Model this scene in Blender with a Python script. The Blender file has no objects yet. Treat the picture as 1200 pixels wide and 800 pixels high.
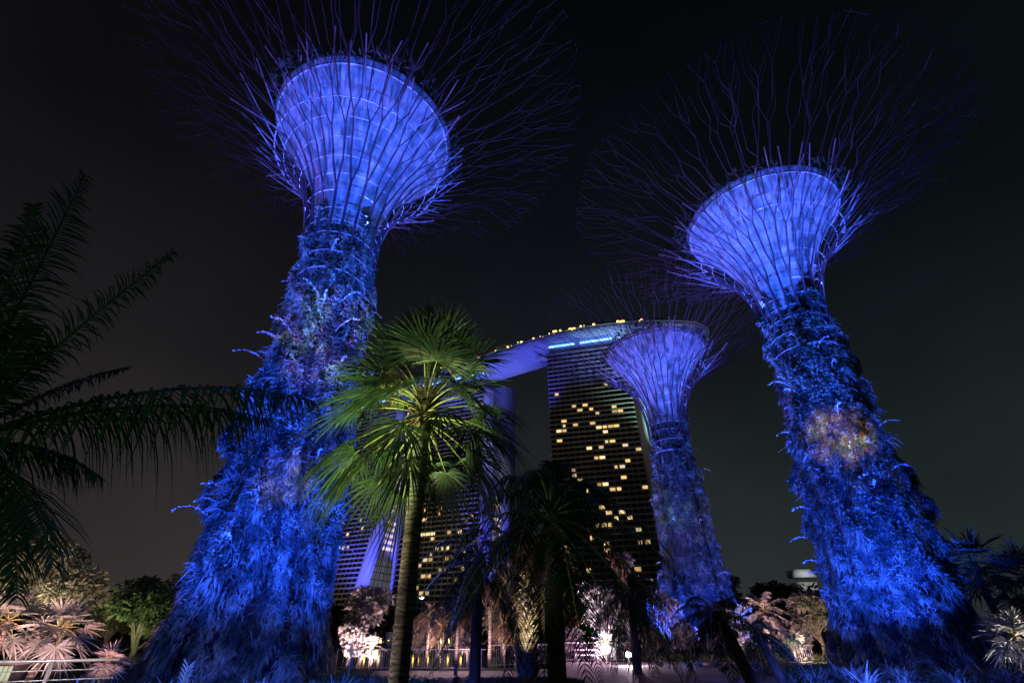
import bpy, math, random
import numpy as np
from mathutils import Vector
R = math.radians
rng = np.random.default_rng(11)
random.seed(11)
scene = bpy.context.scene
COL = scene.collection

# ------------------------------------------------------------------ camera
EYE = 1.7
F = 574.0                       # focal length in photo pixels (photo 1200 x 800)
PITCH = R(30.9)
cp, sp = math.cos(PITCH), math.sin(PITCH)
cam = bpy.data.cameras.new("camera")
cam.lens = 36 * F / 1200; cam.sensor_width = 36; cam.clip_start = 0.05; cam.clip_end = 6000
camo = bpy.data.objects.new("camera", cam); COL.objects.link(camo)
camo.location = (0, 0, EYE); camo.rotation_euler = (R(90) + PITCH, 0, 0)
scene.camera = camo

# ------------------------------------------------------------------ world (night sky)
world = bpy.data.worlds.new("World"); scene.world = world; world.use_nodes = True
nt = world.node_tree; nt.nodes.clear()
wo = nt.nodes.new("ShaderNodeOutputWorld"); bg = nt.nodes.new("ShaderNodeBackground")
tc = nt.nodes.new("ShaderNodeTexCoord"); sx = nt.nodes.new("ShaderNodeSeparateXYZ")
rz = nt.nodes.new("ShaderNodeValToRGB"); rx = nt.nodes.new("ShaderNodeValToRGB")
mx = nt.nodes.new("ShaderNodeMix"); mx.data_type = 'RGBA'; mx.blend_type = 'MULTIPLY'; mx.inputs[0].default_value = 1
mr = nt.nodes.new("ShaderNodeMapRange"); mr.inputs[1].default_value = -0.6; mr.inputs[2].default_value = 0.6
nt.links.new(tc.outputs['Generated'], sx.inputs[0])
nt.links.new(sx.outputs['Z'], rz.inputs[0]); nt.links.new(sx.outputs['X'], mr.inputs[0]); nt.links.new(mr.outputs[0], rx.inputs[0])
e = rz.color_ramp.elements
e[0].position = 0.0; e[0].color = (0.034, 0.0335, 0.034, 1)
e[1].position = 0.9; e[1].color = (0.0018, 0.0022, 0.0032, 1)
for p, c in ((0.2, (0.0215, 0.0215, 0.0225, 1)), (0.42, (0.010, 0.0106, 0.012, 1)), (0.65, (0.0045, 0.005, 0.0065, 1))):
    q = e.new(p); q.color = c
e = rx.color_ramp.elements
e[0].position = 0.0; e[0].color = (1.15, 1.0, 0.98, 1)
e[1].position = 1.0; e[1].color = (0.60, 0.86, 0.88, 1)
q = e.new(0.45); q.color = (0.85, 0.9, 1.0, 1)
nt.links.new(rz.outputs[0], mx.inputs[6]); nt.links.new(rx.outputs[0], mx.inputs[7])
cn = nt.nodes.new("ShaderNodeTexNoise"); cn.inputs['Scale'].default_value = 3.0; cn.inputs['Detail'].default_value = 5
cr = nt.nodes.new("ShaderNodeMapRange"); cr.inputs[1].default_value = .3; cr.inputs[2].default_value = .75
cr.inputs[3].default_value = .8; cr.inputs[4].default_value = 1.3
nt.links.new(tc.outputs['Generated'], cn.inputs[0]); nt.links.new(cn.outputs[0], cr.inputs[0])
nt.links.new(mx.outputs[2], bg.inputs[0]); nt.links.new(cr.outputs[0], bg.inputs[1]); nt.links.new(bg.outputs[0], wo.inputs[0])

vs = scene.view_settings
scene.display_settings.display_device = 'sRGB'
vs.view_transform = 'Standard'; vs.look = 'None'; vs.exposure = 0.0; vs.gamma = 1.0
try: vs.use_curve_mapping = False
except Exception: pass
cy = scene.cycles
cy.max_bounces = 3; cy.diffuse_bounces = 1; cy.glossy_bounces = 2; cy.transmission_bounces = 2; cy.transparent_max_bounces = 4
cy.sample_clamp_indirect = 1.0; cy.use_light_tree = True
cy.caustics_reflective = False; cy.caustics_refractive = False
try: cy.use_denoising = True
except Exception: pass

# ------------------------------------------------------------------ maths helpers
def ratio(py):
    u = 400 - py
    return (F * sp + u * cp) / (F * cp - u * sp)
def lat(px, py):
    u = 400 - py
    return (px - 600) / (F * cp - u * sp)
def P(px, py, Y): return Vector((lat(px, py) * Y, Y, EYE + ratio(py) * Y))
def GX(px, Y): return (px - 600) / (F * cp + 343 * sp) * Y
def nrm(a): return a / (np.linalg.norm(a, axis=-1, keepdims=True) + 1e-9)
def U(a, b, n=None): return rng.uniform(a, b, n)

# ------------------------------------------------------------------ mesh builder
class MB:
    def __init__(s): s.v = []; s.q = []; s.qm = []; s.n = 0
    def add(s, v, q, m=0):
        v = np.asarray(v, float).reshape(-1, 3); q = np.asarray(q, int).reshape(-1, 4)
        s.v.append(v); s.q.append(q + s.n); s.qm.append(np.full(len(q), m)); s.n += len(v)
    def box(s, c, d, rotz=0, m=0, tilt=None):
        x, y, z = [k / 2 for k in d]
        v = np.array([(i, j, k) for i in (-x, x) for j in (-y, y) for k in (-z, z)])
        cz, sz = math.cos(rotz), math.sin(rotz)
        v = np.stack([v[:, 0] * cz - v[:, 1] * sz, v[:, 0] * sz + v[:, 1] * cz, v[:, 2]], 1) + np.array(c)
        s.add(v, [(0, 1, 3, 2), (4, 6, 7, 5), (0, 4, 5, 1), (2, 3, 7, 6), (0, 2, 6, 4), (1, 5, 7, 3)], m)
    def tube(s, pts, rad, k=4, m=0, cap=False):
        pts = np.asarray(pts, float); n = len(pts)
        rad = np.broadcast_to(np.asarray(rad, float), (n,))
        t = np.gradient(pts, axis=0) if n > 2 else np.repeat((pts[1:] - pts[:1]), 2, 0)
        t = nrm(t)
        ref = np.array([0, 0, 1.0]) if abs(t[:, 2]).mean() < .85 else np.array([1.0, 0.03, 0])
        a = nrm(np.cross(t, ref)); b = np.cross(t, a)
        ang = np.arange(k) * 2 * math.pi / k
        v = pts[:, None] + rad[:, None, None] * (np.cos(ang)[None, :, None] * a[:, None] + np.sin(ang)[None, :, None] * b[:, None])
        q = [(i * k + j, i * k + (j + 1) % k, (i + 1) * k + (j + 1) % k, (i + 1) * k + j) for i in range(n - 1) for j in range(k)]
        s.add(v.reshape(-1, 3), q, m)
        if cap:
            for i in (0, n - 1):
                vv = np.concatenate([v[i], pts[i:i + 1]]);
                s.add(vv, [(j, (j + 1) % k, k, k) for j in range(0, k)], m)
    def lathe(s, prof, k=32, c=(0, 0, 0), m=0, jit=0):
        prof = np.asarray(prof, float); n = len(prof); ang = np.arange(k) * 2 * math.pi / k
        r = prof[:, 0][:, None] * (1 + jit * U(-1, 1, (n, k)))
        v = np.stack([r * np.cos(ang), r * np.sin(ang), np.repeat(prof[:, 1][:, None], k, 1)], 2) + np.array(c)
        q = [(i * k + j, i * k + (j + 1) % k, (i + 1) * k + (j + 1) % k, (i + 1) * k + j) for i in range(n - 1) for j in range(k)]
        s.add(v.reshape(-1, 3), q, m)
    def blades(s, Pt, D, N, L, W, droop, ts=(0, .4, .75, 1), prof=(.35, 1, .7, .04), m=0):
        Pt = np.atleast_2d(Pt); n = len(Pt)
        D = nrm(np.broadcast_to(D, (n, 3))); N = np.broadcast_to(N, (n, 3))
        L = np.broadcast_to(L, (n,)); W = np.broadcast_to(W, (n,)); droop = np.broadcast_to(droop, (n,))
        S = nrm(np.cross(D, N)); k = len(ts); out = np.empty((n, k, 2, 3))
        for i, (t, p) in enumerate(zip(ts, prof)):
            c = Pt + D * (L * t)[:, None]; c = c.copy(); c[:, 2] -= L * droop * t * t
            out[:, i, 0] = c - S * (W * p / 2)[:, None]; out[:, i, 1] = c + S * (W * p / 2)[:, None]
        b = np.arange(n)[:, None] * (2 * k)
        q = np.stack([np.stack([b[:, 0] + 2 * i, b[:, 0] + 2 * i + 1, b[:, 0] + 2 * i + 3, b[:, 0] + 2 * i + 2], 1) for i in range(k - 1)], 1)
        s.add(out.reshape(-1, 3), q.reshape(-1, 4), m)
    def build(s, name, mats, parent=None, smooth=False, loc=None):
        me = bpy.data.meshes.new(name)
        v = np.concatenate(s.v); q = np.concatenate(s.q); qm = np.concatenate(s.qm)
        tri = q[:, 2] == q[:, 3]
        if tri.any():
            fs = [tuple(f[:3]) if t else tuple(f) for f, t in zip(q.tolist(), tri)]
            me.from_pydata(v.tolist(), [], fs)
        else:
            me.vertices.add(len(v)); me.vertices.foreach_set("co", v.ravel())
            me.loops.add(len(q) * 4); me.loops.foreach_set("vertex_index", q.ravel())
            me.polygons.add(len(q)); me.polygons.foreach_set("loop_start", np.arange(len(q)) * 4)
        me.polygons.foreach_set("material_index", qm)
        if not isinstance(mats, (list, tuple)): mats = [mats]
        for mm in mats: me.materials.append(mm)
        if smooth: me.polygons.foreach_set("use_smooth", np.ones(len(q), bool))
        me.update(calc_edges=True)
        o = bpy.data.objects.new(name, me); COL.objects.link(o)
        if parent: o.parent = parent
        if loc is not None: o.location = loc
        return o

def tag(o, label=None, cat=None, group=None, kind=None):
    if label: o["label"] = label
    if cat: o["category"] = cat
    if group: o["group"] = group
    if kind: o["kind"] = kind
    return o
def empty(name, loc, label, cat, group=None, rz=0):
    o = bpy.data.objects.new(name, None); COL.objects.link(o); o.location = loc; o.rotation_euler = (0, 0, rz)
    o.empty_display_size = .2
    return tag(o, label, cat, group)
def copy_tree(o, parent=None):
    c = o.copy(); COL.objects.link(c); c.parent = parent
    for ch in list(o.children): copy_tree(ch, c)
    return c

# ------------------------------------------------------------------ materials
def mat(name, c1, c2=None, scale=3, rough=.6, metal=0, spec=.3, emit=None, es=0, detail=6, contrast=(.35, .65), bump=0, bscale=20, transl=0, coord='Object', stretch=None):
    m = bpy.data.materials.new(name); m.use_nodes = True; t = m.node_tree; b = t.nodes["Principled BSDF"]
    b.inputs['Roughness'].default_value = rough; b.inputs['Metallic'].default_value = metal
    b.inputs['Specular IOR Level'].default_value = spec
    tcn = t.nodes.new("ShaderNodeTexCoord"); src = tcn.outputs[coord]
    if stretch:
        mp = t.nodes.new("ShaderNodeMapping"); mp.inputs['Scale'].default_value = stretch; t.links.new(src, mp.inputs[0]); src = mp.outputs[0]
    n = t.nodes.new("ShaderNodeTexNoise"); n.inputs['Scale'].default_value = scale; n.inputs['Detail'].default_value = detail
    t.links.new(src, n.inputs[0])
    r = t.nodes.new("ShaderNodeValToRGB"); c2 = c2 or tuple(k * .7 for k in c1)
    r.color_ramp.elements[0].position = contrast[0]; r.color_ramp.elements[0].color = (*c2, 1)
    r.color_ramp.elements[1].position = contrast[1]; r.color_ramp.elements[1].color = (*c1, 1)
    t.links.new(n.outputs[0], r.inputs[0]); t.links.new(r.outputs[0], b.inputs['Base Color'])
    if emit: b.inputs['Emission Color'].default_value = (*emit, 1); b.inputs['Emission Strength'].default_value = es
    if bump:
        n2 = t.nodes.new("ShaderNodeTexNoise"); n2.inputs['Scale'].default_value = bscale; n2.inputs['Detail'].default_value = 4
        t.links.new(src, n2.inputs[0]); bp = t.nodes.new("ShaderNodeBump"); bp.inputs['Strength'].default_value = bump
        t.links.new(n2.outputs[0], bp.inputs['Height']); t.links.new(bp.outputs[0], b.inputs['Normal'])
    if transl:
        tr = t.nodes.new("ShaderNodeBsdfTranslucent"); t.links.new(r.outputs[0], tr.inputs[0])
        ms = t.nodes.new("ShaderNodeMixShader"); ms.inputs[0].default_value = transl
        t.links.new(b.outputs[0], ms.inputs[1]); t.links.new(tr.outputs[0], ms.inputs[2])
        t.links.new(ms.outputs[0], t.nodes["Material Output"].inputs[0])
    return m
M = {}
M['climber'] = mat('climber_leaves', (.30, .36, .30), (.05, .09, .08), 1.1, .55, contrast=(.42, .60), detail=3)
M['core'] = mat('trunk_core', (.045, .05, .06), (.02, .025, .03), 2, .9)
M['steel'] = mat('purple_steel', (.10, .07, .08), (.06, .045, .055), 1, .45, metal=.2)
M['ring'] = mat('pale_steel', (.50, .46, .54), (.25, .22, .28), 1, .4, metal=.2)
M['membrane'] = mat('funnel_skin', (.52, .52, .56), (.10, .18, .16), 1.5, .6, contrast=(.32, .66), detail=12, stretch=(1, 1, .22))
M['rimplant'] = mat('rim_plants', (.07, .10, .06), (.04, .06, .04), 2, .8)
M['fanleaf'] = mat('fan_palm_leaf', (.085, .13, .06), (.045, .075, .035), 5, .42, spec=.45, transl=.35)
M['petiole'] = mat('petiole', (.32, .30, .12), (.22, .22, .08), 8, .5)
M['palmtrunk'] = mat('palm_trunk', (.30, .26, .22), (.10, .085, .07), 1.2, .9, stretch=(2, 2, 14), bump=.6, bscale=14)
pt = M['palmtrunk'].node_tree; wv = pt.nodes.new('ShaderNodeTexWave'); wv.bands_direction = 'Z'; wv.inputs['Scale'].default_value = 3.3
wv.inputs['Distortion'].default_value = 7.0; wv.inputs['Detail Scale'].default_value = 1.5
tcw = pt.nodes.new('ShaderNodeTexCoord'); pt.links.new(tcw.outputs['Object'], wv.inputs[0])
wr = pt.nodes.new('ShaderNodeValToRGB'); wr.color_ramp.elements[0].position = .1; wr.color_ramp.elements[0].color = (.45, .43, .4, 1); wr.color_ramp.elements[1].position = .45
pt.links.new(wv.outputs[0], wr.inputs[0]); mw = pt.nodes.new('ShaderNodeMix'); mw.data_type = 'RGBA'; mw.blend_type = 'MULTIPLY'; mw.inputs[0].default_value = 1
pb = pt.nodes['Principled BSDF']; src_ = pb.inputs['Base Color'].links[0].from_socket
pt.links.new(src_, mw.inputs[6]); pt.links.new(wr.outputs[0], mw.inputs[7]); pt.links.new(mw.outputs[2], pb.inputs['Base Color'])
M['boots'] = mat('leaf_bases', (.20, .13, .07), (.09, .05, .03), 9, .9)
M['feather'] = mat('feather_leaf', (.05, .085, .035), (.03, .055, .025), 4, .5, transl=.15)
M['featherdark'] = mat('dark_feather_leaf', (.035, .06, .03), (.02, .038, .02), 4, .5, transl=.1)
M['dry'] = mat('dry_frond', (.24, .17, .12), (.13, .09, .065), 6, .8)
M['silver'] = mat('silver_leaf', (.40, .42, .38), (.24, .26, .23), 4, .55, transl=.15)
M['leafA'] = mat('tree_leaves', (.20, .18, .14), (.08, .09, .05), 1.2, .6, transl=.2)
M['leafG'] = mat('green_leaves', (.10, .13, .05), (.04, .06, .025), 1.2, .6, transl=.2)
M['leafW'] = mat('pale_leaves', (.34, .32, .30), (.14, .13, .11), 1.5, .6, transl=.2)
M['leafD'] = mat('dark_leaves', (.04, .05, .03), (.02, .03, .018), 1.2, .7)
M['bark'] = mat('bark', (.20, .16, .12), (.10, .08, .06), 6, .9, bump=.5)
M['agave'] = mat('agave', (.22, .28, .22), (.10, .14, .11), 5, .5)
M['soil'] = mat('ground', (.05, .05, .035), (.025, .028, .02), .6, .95, bump=.4, bscale=6)
M['path'] = mat('paving', (.26, .23, .22), (.18, .16, .155), .7, .75, bump=.15, bscale=8)
M['kerb'] = mat('kerb', (.10, .10, .10), (.07, .07, .07), 4, .8)
M['water'] = mat('water', (.012, .018, .02), None, 3, .06, spec=.6, bump=.12, bscale=2.5)
M['fence'] = mat('galvanised', (.50, .48, .47), (.36, .35, .34), 3, .4, metal=.4)
M['black'] = mat('black_metal', (.03, .03, .03), None, 3, .5)
M['facade'] = mat('dark_glass', (.02, .022, .024), (.012, .013, .014), .05, .25, spec=.5)
M['balcony'] = mat('balcony_band', (.42, .38, .34), (.30, .28, .25), .08, .8)
M['wall'] = mat('white_wall', (.62, .62, .62), (.50, .50, .50), .05, .7)
M['lit'] = mat('lit_window', (.5, .4, .2), None, .3, .5, emit=(1.0, .66, .24), es=1.05)
M['lit2'] = mat('lit_window_pale', (.5, .45, .35), None, .3, .5, emit=(1.0, .80, .50), es=.8)
for _n, _s in (('litA', .5), ('litB', .75), ('litC', 1.35)): M[_n] = mat('lit_window_' + _n[-1].lower(), (.5, .4, .2), None, .3, .5, emit=(1.0, .58 + .12 * _s, .2 + .1 * _s), es=_s)
M['atrium'] = mat('atrium_glass', (.10, .10, .03), (.03, .035, .015), .12, .3, emit=(.50, .48, .16), es=.12)
M['hull'] = mat('hull_panels', (.42, .47, .64), (.34, .38, .54), .04, .5)
ht = M['hull'].node_tree; bk = ht.nodes.new('ShaderNodeTexBrick'); bk.inputs['Scale'].default_value = .16; bk.inputs['Mortar Size'].default_value = .035
bk.inputs['Color1'].default_value = (1, 1, 1, 1); bk.inputs['Color2'].default_value = (.86, .86, .86, 1); bk.inputs['Mortar'].default_value = (.45, .45, .45, 1)
tch = ht.nodes.new('ShaderNodeTexCoord'); ht.links.new(tch.outputs['Object'], bk.inputs[0]); hb = ht.nodes['Principled BSDF']; hs = hb.inputs['Base Color'].links[0].from_socket
mh = ht.nodes.new('ShaderNodeMix'); mh.data_type = 'RGBA'; mh.blend_type = 'MULTIPLY'; mh.inputs[0].default_value = 1
ht.links.new(hs, mh.inputs[6]); ht.links.new(bk.outputs[0], mh.inputs[7]); ht.links.new(mh.outputs[2], hb.inputs['Base Color'])
M['strip'] = mat('light_strip', (.5, .5, .6), None, 1, .5, emit=(.16, .40, 1.0), es=3.2)
M['ylamp'] = mat('yellow_lamp', (.5, .4, .2), None, 1, .5, emit=(1.0, .62, .14), es=4.5)
M['wlamp'] = mat('white_lamp', (.5, .5, .5), None, 1, .5, emit=(1.0, .9, 1.0), es=14)
M['glamp'] = mat('green_white_lamp', (.5, .5, .5), None, 1, .5, emit=(.75, 1.0, .85), es=4)
M['blamp'] = mat('blue_lamp', (.1, .2, .5), None, 1, .5, emit=(.1, .25, 1.0), es=6)
M['hill'] = mat('hill', (.04, .06, .06), (.03, .045, .045), .01, .95)
M['roof'] = mat('pale_roof', (.6, .6, .6), None, .2, .6)
M['grass'] = mat('dry_grass', (.22, .12, .06), (.12, .08, .04), 3, .9)
M['spray'] = mat('flower_spray', (.65, .65, .6), (.5, .5, .5), 2, .6)
M['louvre'] = mat('lit_louvre', (.5, .5, .4), None, 2, .6, emit=(.85, .95, .6), es=.5)

def spot(name, loc, aim, power, color, size=40, blend=.5, radius=.15):
    l = bpy.data.lights.new(name, 'SPOT'); l.energy = power; l.color = color; l.spot_size = R(size); l.spot_blend = blend
    l.shadow_soft_size = radius
    o = bpy.data.objects.new(name, l); COL.objects.link(o); o.location = loc
    o.rotation_euler = (Vector(aim) - Vector(loc)).to_track_quat('-Z', 'Y').to_euler()
    return o
def area(name, loc, aim, power, color, sx_, sy_, align=None):
    l = bpy.data.lights.new(name, 'AREA'); l.energy = power; l.color = color; l.shape = 'RECTANGLE'; l.size = sx_; l.size_y = sy_
    o = bpy.data.objects.new(name, l); COL.objects.link(o); o.location = loc
    o.rotation_euler = (Vector(aim) - Vector(loc)).to_track_quat('-Z', 'Y').to_euler()
    return o

# ------------------------------------------------------------------ ground, path, water
g = MB(); g.add([(-2500, -300, 0), (2500, -300, 0), (2500, 3500, 0), (-2500, 3500, 0)], [(0, 1, 2, 3)])
tag(g.build('ground', M['soil']), kind='structure')
g = MB()
pl = [(-9, 16), (-6.0, 22), (-7.5, 32.4), (1, 32.4), (3, 43), (24, 43), (27, 39.5), (16, 31), (12, 22), (14, 14), (0, 11)]
# centre fan for the paved plaza
ctr = (3, 27); v = [(x, y, .004) for x, y in pl] + [(*ctr, .004)]
g.add(v, [(i, (i + 1) % len(pl), len(pl), len(pl)) for i in range(len(pl))])
tag(g.build('path', M['path']), kind='structure')
g = MB(); g.add([(-40, 34.2, .004), (3, 34.2, .004), (4, 74, .004), (-42, 74, .004)], [(0, 1, 2, 3)])
tag(g.build('water', M['water']), kind='structure')
# far hill
g = MB(); xs = np.linspace(-1500, 2200, 90)
hh = 22 + 14 * np.sin(xs / 170) + 8 * np.sin(xs / 61 + 1) + 3 * np.sin(xs / 23)
hh += 36 * np.exp(-((xs - 470) / 120) ** 2)
hh = np.maximum(hh, 6)
v = []
for x, h in zip(xs, hh): v += [(x, 1050, 0), (x, 1060 + h * .6, h * .65), (x, 1100 + h, h), (x, 1300, 0)]
q = [(4 * i + j, 4 * i + 4 + j, 4 * i + 5 + j, 4 * i + 1 + j) for i in range(len(xs) - 1) for j in range(3)]
g.add(v, q); tag(g.build('hill', M['hill'], smooth=True), kind='structure')

# ------------------------------------------------------------------ supertrees
TP = [(0, 4.3), (1.5, 4.0), (3, 3.65), (7, 3.2), (11.4, 2.95), (17, 2.45), (23.5, 1.95), (26, 1.9)]
TK = 1.0
def trunk_r(z):
    z = np.asarray(z, float); k = TK + (1 - TK) * np.clip((z - 21.5) / 4, 0, 1) * .6
    return np.interp(z, [a for a, b in TP], [b for a, b in TP]) * k
SR = [2.4, 2.5, 3.1, 4.3, 6.0, 8.0, 11.0, 14.0, 17.3]
SZ = [23.0, 25.5, 28.2, 30.4, 32.2, 33.6, 35.6, 37.2, 38.6]
SS = np.linspace(0, 1, 9)
def crownpt(phi, s, dz=0.0):
    r = np.interp(s, SS, SR); z = np.interp(s, SS, SZ) + dz
    return np.array([r * math.cos(phi), r * math.sin(phi), z])

def supertree(X, Y, sc, label, seed, ntuft, nrib=20, sprays=36, tk=1.0):
    global rng, TK
    TK = tk
    rng = np.random.default_rng(seed)
    root = empty('supertree', (X, Y, 0), label, 'supertree', 'supertrees')
    root.scale = (sc, sc, sc)
    # core
    m = MB(); m.lathe([(float(trunk_r(z)) * .84, z) for z in np.linspace(0, 26, 20)], 40); m.build('trunk', M['core'], root, smooth=True)
    # climbing plants: tufts of blades in vertical, uneven columns
    n = ntuft
    zz = 26.2 * U(0, 1, n) ** 1.12; ph = U(0, 2 * math.pi, n)
    kcol = 17
    colv = .5 + .5 * np.sin(ph * kcol + 1.4 * np.sin(zz * .42 + seed) + .8 * np.sin(ph * 5 + zz * .8))
    band = .5 + .5 * np.sin(zz * 1.9 + 3.2 * np.sin(ph * 6 + 2) + seed)
    keep = (colv * .8 + band * .45) > U(-.02, .78, n)
    zz, ph, colv, band = zz[keep], ph[keep], colv[keep], band[keep]; n = len(zz)
    clump = np.exp(2.2 * (np.sin(ph * 7 + zz * .35) * np.sin(zz * .9 + ph * 3 + seed) - .55))
    rr = trunk_r(zz) * .93 + .02 + .34 * colv + .26 * clump + .10 * band + U(-.1, .1, n)
    out = np.stack([np.cos(ph), np.sin(ph), np.zeros(n)], 1)
    base = np.stack([np.cos(ph) * rr, np.sin(ph) * rr, zz], 1)
    k = 7
    tn = np.stack([-np.sin(ph), np.cos(ph), np.zeros(n)], 1)
    m = MB()
    size = (.15 + .13 * U(0, 1, n) + .14 * clump * U(.2, 1, n)) * np.interp(zz, [0, 8, 26], [1.15, 1, .8])
    for j in range(k):
        a = U(0, 2 * math.pi, n)
        D = out * U(.35, 1.1, n)[:, None] + tn * (np.cos(a) * .8)[:, None] + np.array([0, 0, 1.0]) * (np.sin(a) * .8 + .25)[:, None]
        Nn = tn * U(-.6, .6, n)[:, None] + np.array([0, 0, 1.0])
        m.blades(base, D, Nn, size * U(.7, 1.25, n), size * .2, U(.3, .9, n), ts=(0, .5, 1), prof=(.5, 1, .05))
    f = m.build('climbing_plants', M['climber'], root)
    # fern shrubs standing out from the silhouette
    m = MB()
    for i in range(70):
        z0 = U(2, 25); p0 = U(0, 2 * math.pi); r0 = trunk_r(z0) + .3
        o = np.array([math.cos(p0), math.sin(p0), 0]); b = o * r0 + np.array([0, 0, z0])
        kk = 26; a = U(0, 2 * math.pi, kk); t = np.array([-o[1], o[0], 0])
        D = o * U(.5, 1.2, kk)[:, None] + t * (np.cos(a) * .8)[:, None] + np.array([0, 0, 1]) * (np.sin(a) * .7 + .4)[:, None]
        m.blades(b[None] + U(-.25, .25, (kk, 3)), D, t[None] + U(-.5, .5, (kk, 3)), U(.35, .85, kk), .05, U(.3, .9, kk))
    m.build('fern_clumps', M['climber'], root)
    # arching flower sprays: stalk with small leaflets
    for i in range(sprays):
        m = MB(); z0 = U(4, 22); p0 = U(0, 2 * math.pi); r0 = trunk_r(z0) + .3
        o = np.array([math.cos(p0), math.sin(p0), 0]); t = np.array([-o[1], o[0], 0]) * (U(-.5, .5))
        L = U(.9, 1.8); ts_ = np.linspace(0, 1, 9)
        pts = o * r0 + np.array([0, 0, z0]) + (o + t)[None] * (L * ts_)[:, None] + np.array([0, 0, 1])[None] * (L * (1.0 * ts_ - .9 * ts_ ** 2))[:, None]
        m.tube(pts, .012, 3)
        kk = 34; idx = U(.15, 1, kk); pp = np.stack([np.interp(idx, ts_, pts[:, c]) for c in range(3)], 1)
        m.blades(pp, nrm(U(-1, 1, (kk, 3))), nrm(U(-1, 1, (kk, 3))), .10, .05, .1)
        m.build('flower_spray', M['spray'], root)
    # funnel (membrane) inside the ribs
    prof = [(2.05, 24.6), (2.1, 26), (2.35, 27.6), (2.85, 29.2), (3.65, 31.0), (4.85, 32.9), (5.9, 34.4), (6.7, 35.5), (6.75, 35.7), (6.6, 35.6)]
    m = MB(); pf = []
    for a, b in zip(prof[:-1], prof[1:]):
        for t in (0, .5): pf.append((a[0] + (b[0] - a[0]) * t, a[1] + (b[1] - a[1]) * t))
    pf.append(prof[-1]); m.lathe(pf, 64); m.lathe([(.01, 34.9), (3, 34.95), (6.55, 35.1)], 48)
    fun = m.build('funnel', M['membrane'], root, smooth=True)
    # plants in the top of the funnel
    m = MB(); kk = 2600; a = U(0, 2 * math.pi, kk); r = U(5.3, 7.3, kk) + .4 * np.sin(a * 5)
    hgt = U(0, 1, kk) * (1 + np.sin(a * 3 + seed)) * .8
    m.blades(np.stack([r * np.cos(a), r * np.sin(a), 35.6 + hgt], 1), nrm(U(-1, 1, (kk, 3))), nrm(U(-1, 1, (kk, 3))), U(.3, .6, kk), .14, .1)
    m.build('rim_plants', M['rimplant'], fun)
    # hoops
    for s_, w in ((.03, .025), (.08, .025), (.13, .025), (.19, .025), (.25, .025), (.31, .025), (.375, .025), (.44, .027), (.5, .05)):
        m = MB(); pts = [crownpt(a, s_) for a in np.linspace(0, 2 * math.pi, nrib * 3 + 1)]
        m.tube(pts, w, 4); m.build('hoop', M['ring'], root)
    # lower cage hoops round the neck
    for z0 in (22.4, 21.0):
        m = MB(); r0 = trunk_r(z0) + .45
        m.tube([(r0 * math.cos(a), r0 * math.sin(a), z0) for a in np.linspace(0, 2 * math.pi, 41)], .035, 4); m.build('hoop', M['ring'], root)
    # straight forked struts standing out round the outer hoop
    for i in range(26):
        a = i * 2 * math.pi / 26 + U(-.06, .06); m = MB(); p0_ = crownpt(a, .47)
        for sg in (-1, 1):
            p1_ = crownpt(a + sg * U(.06, .26), U(.60, .70), U(-.3, 1.1)); m.tube([p0_, p1_], .05, 4)
        m.build('strut', M['ring'], root)
    # ribs with their branching twigs
    dphi = 2 * math.pi / nrib
    for i in range(nrib):
        m = MB(); p0 = i * dphi + U(-.03, .03)
        m.tube([(trunk_r(z0) * 1.09 * math.cos(p0), trunk_r(z0) * 1.09 * math.sin(p0), z0) for z0 in (19, 21, 23)] , .09, 4)
        def seg(pa, pb, r0, r1): m.tube([pa, pb], [r0, r1], 4)
        def run(phi, s0, start, r0, depth, sgn=0):
            # one straight run outward, then a fork (angular offsets widen like a net)
            ln = (U(.17, .24), U(.11, .17), U(.09, .14), U(.08, .13), U(.07, .12))[min(depth, 4)]
            s1 = s0 + ln; lim = (.80 if U(0, 1) < .3 else .90) + .05 * math.sin(phi * 5 + seed) + U(0, .14)
            dph = dphi * (.25, .22, .17, .14, .12)[min(depth, 4)]
            phi1 = phi + (U(-1, 1) * dph * .25)
            nst = max(1, int(round(ln / .06))) if s1 < .55 else 1
            prev = start; off = U(-.7, .7) if s1 > .5 else 0.0
            for kx in range(1, nst + 1):
                tt = kx / nst
                pt = crownpt(phi + (phi1 - phi) * tt, s0 + (s1 - s0) * tt, off * tt)
                seg(prev, pt, r0, r0 * .94); prev = pt
            if s1 > lim or depth > 7: return
            r1 = max(.024, r0 * .74)
            for sg in (-1, 1):
                if depth > 1 and U(0, 1) < (.06, .20, .34)[min(depth - 2, 2)]: continue
                tgt = phi1 + sg * dph * U(.8, 1.25); ln2 = U(.05, .10) if depth < 2 else U(.03, .075)
                p2 = crownpt(tgt, s1 + ln2, off + U(-.4, .4) * (s1 > .5))
                seg(prev, p2, r1, r1 * .95); run(tgt, s1 + ln2, p2, r1 * .92, depth + 1, sg)
        run(p0, .0, crownpt(p0, 0), .105, 0)
        m.build('rib', M['steel'], root)
    return root

T1 = (-.46 * 25.4, 25.4); T2 = (.69 * 32.9, 32.9); T3 = (.335 * 56, 56)
supertree(*T1, 1.0, 'tallest looking supertree on the left with blue climbing plants and glowing funnel top', 3, 44000, tk=.76)
supertree(*T2, .955, 'supertree on the right leaning over the pale fan palms, blue lit from foot to funnel', 5, 42000, tk=.90)
supertree(*T3, .94, 'small distant supertree between the hotel tower and the right supertree', 8, 20000, sprays=14, tk=.88)

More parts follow.
